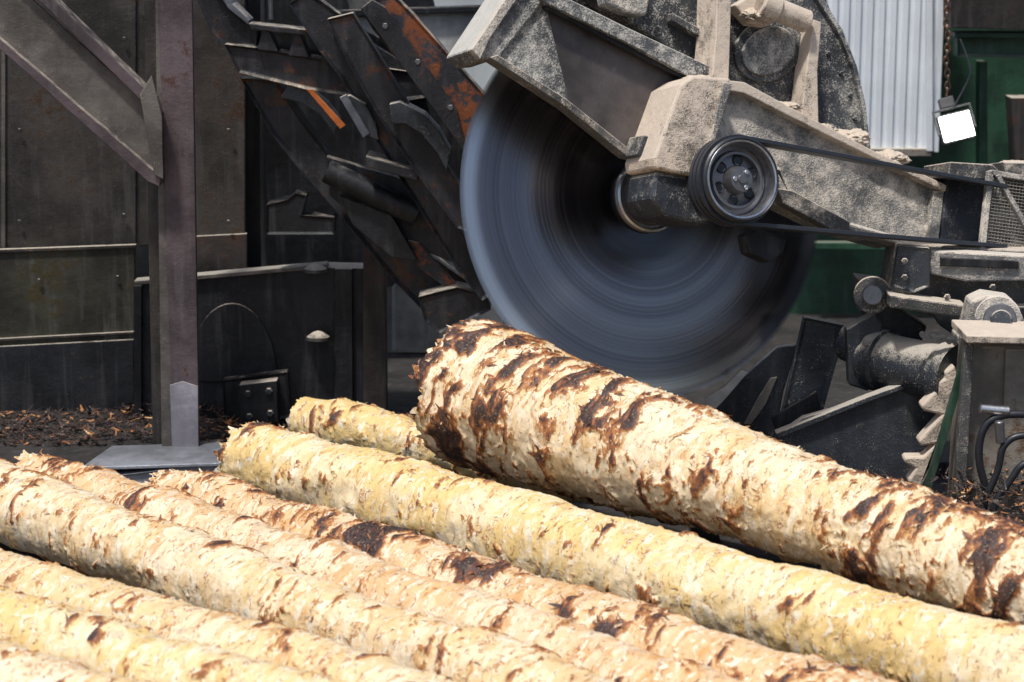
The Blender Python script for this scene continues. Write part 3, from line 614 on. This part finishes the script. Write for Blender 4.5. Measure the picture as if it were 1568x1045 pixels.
cyl('bearing_ring',pm,on_plane(1528,488,YP(11.42)),on_plane(1528,488,YP(11.6)),.118,M['armd'])
cyl('bearing_rim',pm,on_plane(1531,490,YP(11.38)),on_plane(1531,490,YP(11.43)),.085,M['dull'])
cyl('shaft_end',pm,on_plane(1533,491,YP(11.34)),on_plane(1533,491,YP(11.42)),.055,M['mach'])
for c_ in((1480,520),(1560,520)): bolt(pm,on_plane(c_[0],c_[1]-4,YP(11.46)),Vector((0,0,1)),.03,M['machd'])
for c_ in((1385,400),(1385,425),(1500,455),(1450,455),(1520,440)): bolt(pm,on_plane(c_[0],c_[1],YP(11.76)),Vector((0,-1,0)),.018,M['machd'])
da=on_plane(1330,548,YP(12.1)); db_=on_plane(1480,580,YP(11.6))
lathe('drum',pm,da,db_-da,[(0,0),(.14,0),(.15,.02),(.15,.04),(.17,.05),(.17,.12),(.15,.13),(.15,.5),(.17,.51),(.17,.6),(0,.6)],M['mach'],56)
cyl('drum_small',pm,on_plane(1300,520,YP(12.2)),on_plane(1360,545,YP(12.0)),.12,M['mach'])
plate('drum_bracket',pm,[(1296,505),(1340,480),(1352,500),(1335,560),(1330,600),(1300,590)],YP(12.0),.1,M['mach'],.01)
for i in range(9):
    p=on_plane(1412+i*8,512+i*1.5+2*(i%2),YP(11.6)); lathe('chain_roller',pm,p,Vector((0,-1,0)),[(0,0),(.016,0),(.016,.03),(0,.03)],M['dull'],12)
cl=empty('machine_column')
plate('column_face',cl,[(1486,530),(1640,535),(1640,860),(1462,860),(1472,690)],YP(11.2),.3,M['beige'],.01)
plate('column_flange',cl,[(1478,520),(1492,520),(1482,700),(1470,860),(1456,860),(1466,690)],YP(11.1),.06,M['machd'],.006)
plate('cap_plate',cl,[(1480,514),(1640,518),(1640,528),(1480,526)],YP(11.0),.4,M['caked'],.006)
plate('hatch',cl,[(1540,535),(1640,538),(1640,800),(1530,800)],YP(11.17),.03,M['beige'],.006)
plate('glass_edge',cl,[(1476,540),(1488,540),(1420,772),(1408,772)],YP(11.3),.03,M['green'],.003)
ct=empty('discharge_chute')
plate('chute_side',ct,[(1190,668),(1230,640),(1330,612),(1476,560),(1484,574),(1430,720),(1400,860),(1200,860)],YP(11.8),.06,M['mach'],.008)
plate('chute_lip',ct,[(1188,664),(1330,608),(1476,555),(1478,562),(1330,616),(1192,672)],YP(11.76),.08,M['mach'],.004)
plate('left_guard',ct,[(1080,622),(1135,580),(1190,532),(1222,528),(1200,600),(1185,680),(1178,780),(1060,780)],YP(12.3),.05,M['mach'],.008)
plate('mid_guard',ct,[(1232,486),(1300,500),(1280,560),(1258,640),(1190,668),(1206,600)],YP(12.15),.08,M['mach'],.01,recess=(.02,.015))
plate('yellow_streak',ct,[(1180,580),(1190,578),(1172,620),(1150,650),(1140,650),(1160,612)],YP(12.28),.02,M['beige'],.002)
plate('white_chip_plate',ct,[(1078,612),(1110,592),(1136,566),(1146,570),(1110,612),(1086,636)],YP(12.1),.03,M['door'],.003)
plate('dark_slot',ct,[(1180,640),(1250,600),(1262,640),(1200,690)],YP(12.1),.03,M['black'],.004)
jag=[(1462,560),(1446,570),(1448,580),(1428,590),(1432,600),(1410,622),(1414,630),(1442,636),(1424,656),(1406,676),(1410,684),(1434,680),(1414,700),(1386,700),(1384,708),(1402,718),(1390,738),(1410,748),(1440,690),(1470,590)]
plate('sawdust_steps',ct,jag,YP(11.55),.10,M['caked'],.012)
n=900; px=RNG.uniform(2.15,3.0,n); py=RNG.uniform(10.4,11.2,n)
N=np.stack([RNG.normal(0,.5,n),RNG.normal(0,.5,n),np.ones(n)],-1); N/=np.linalg.norm(N,axis=1)[:,None]
D=np.stack([RNG.normal(0,1,n),RNG.normal(0,1,n),RNG.normal(0,.25,n)],-1); D-=N*(D*N).sum(1)[:,None]; D/=np.linalg.norm(D,axis=1)[:,None]
slivers('bark_litter',None,np.stack([px,py,1.05+.12*RNG.random(n)],-1),N,D,.02+.05*RNG.random(n),.006+.012*RNG.random(n),np.where(RNG.random(n)<.15,.4,1.3),RNG.random(n),LM[2],.3)
hs=empty('hydraulic_hose')
def hp(l,y=10.95): return [on_plane(u,v,YP(y)) for u,v in l]
tube('hose',hs,hp([(1640,640),(1560,632),(1516,640),(1500,668),(1498,710),(1514,760),(1500,800)]),.02,M['hose'])
tube('hose',hs,hp([(1640,670),(1568,662),(1534,680),(1530,720),(1505,770),(1500,820)],10.9),.018,M['hose'])
tube('hose',hs,hp([(1640,700),(1570,700),(1545,740),(1520,770),(1510,830)],10.85),.018,M['hose'])
cyl('fitting',hs,on_plane(1500,626,YP(10.95)),on_plane(1545,630,YP(10.95)),.026,M['chrome'])
cyl('fitting',hs,on_plane(1530,645,YP(10.9)),on_plane(1532,678,YP(10.9)),.024,M['dull'])
# ---------------------------------------------------------------- light
w=bpy.data.worlds.new("World"); S.world=w; w.use_nodes=True; nt=w.node_tree; nt.nodes.clear()
bgk=nt.nodes.new('ShaderNodeBackground'); ow=nt.nodes.new('ShaderNodeOutputWorld'); sk=nt.nodes.new('ShaderNodeTexSky')
sk.sky_type='NISHITA'; sk.sun_disc=False
EL=math.radians(66); AZ=math.radians(210)
sk.sun_elevation=EL; sk.sun_rotation=AZ; sk.air_density=1.0; sk.dust_density=3.0; sk.ozone_density=1.0
nt.links.new(sk.outputs[0],bgk.inputs[0]); bgk.inputs[1].default_value=.11; nt.links.new(bgk.outputs[0],ow.inputs[0])
sl=bpy.data.lights.new('sun','SUN'); sl.energy=3.3; sl.angle=math.radians(5); sl.color=(1,.97,.92)
so=link(bpy.data.objects.new('sun',sl)); dv=Vector((math.sin(AZ)*math.cos(EL),math.cos(AZ)*math.cos(EL),math.sin(EL)))
so.rotation_euler=dv.to_track_quat('Z','Y').to_euler()
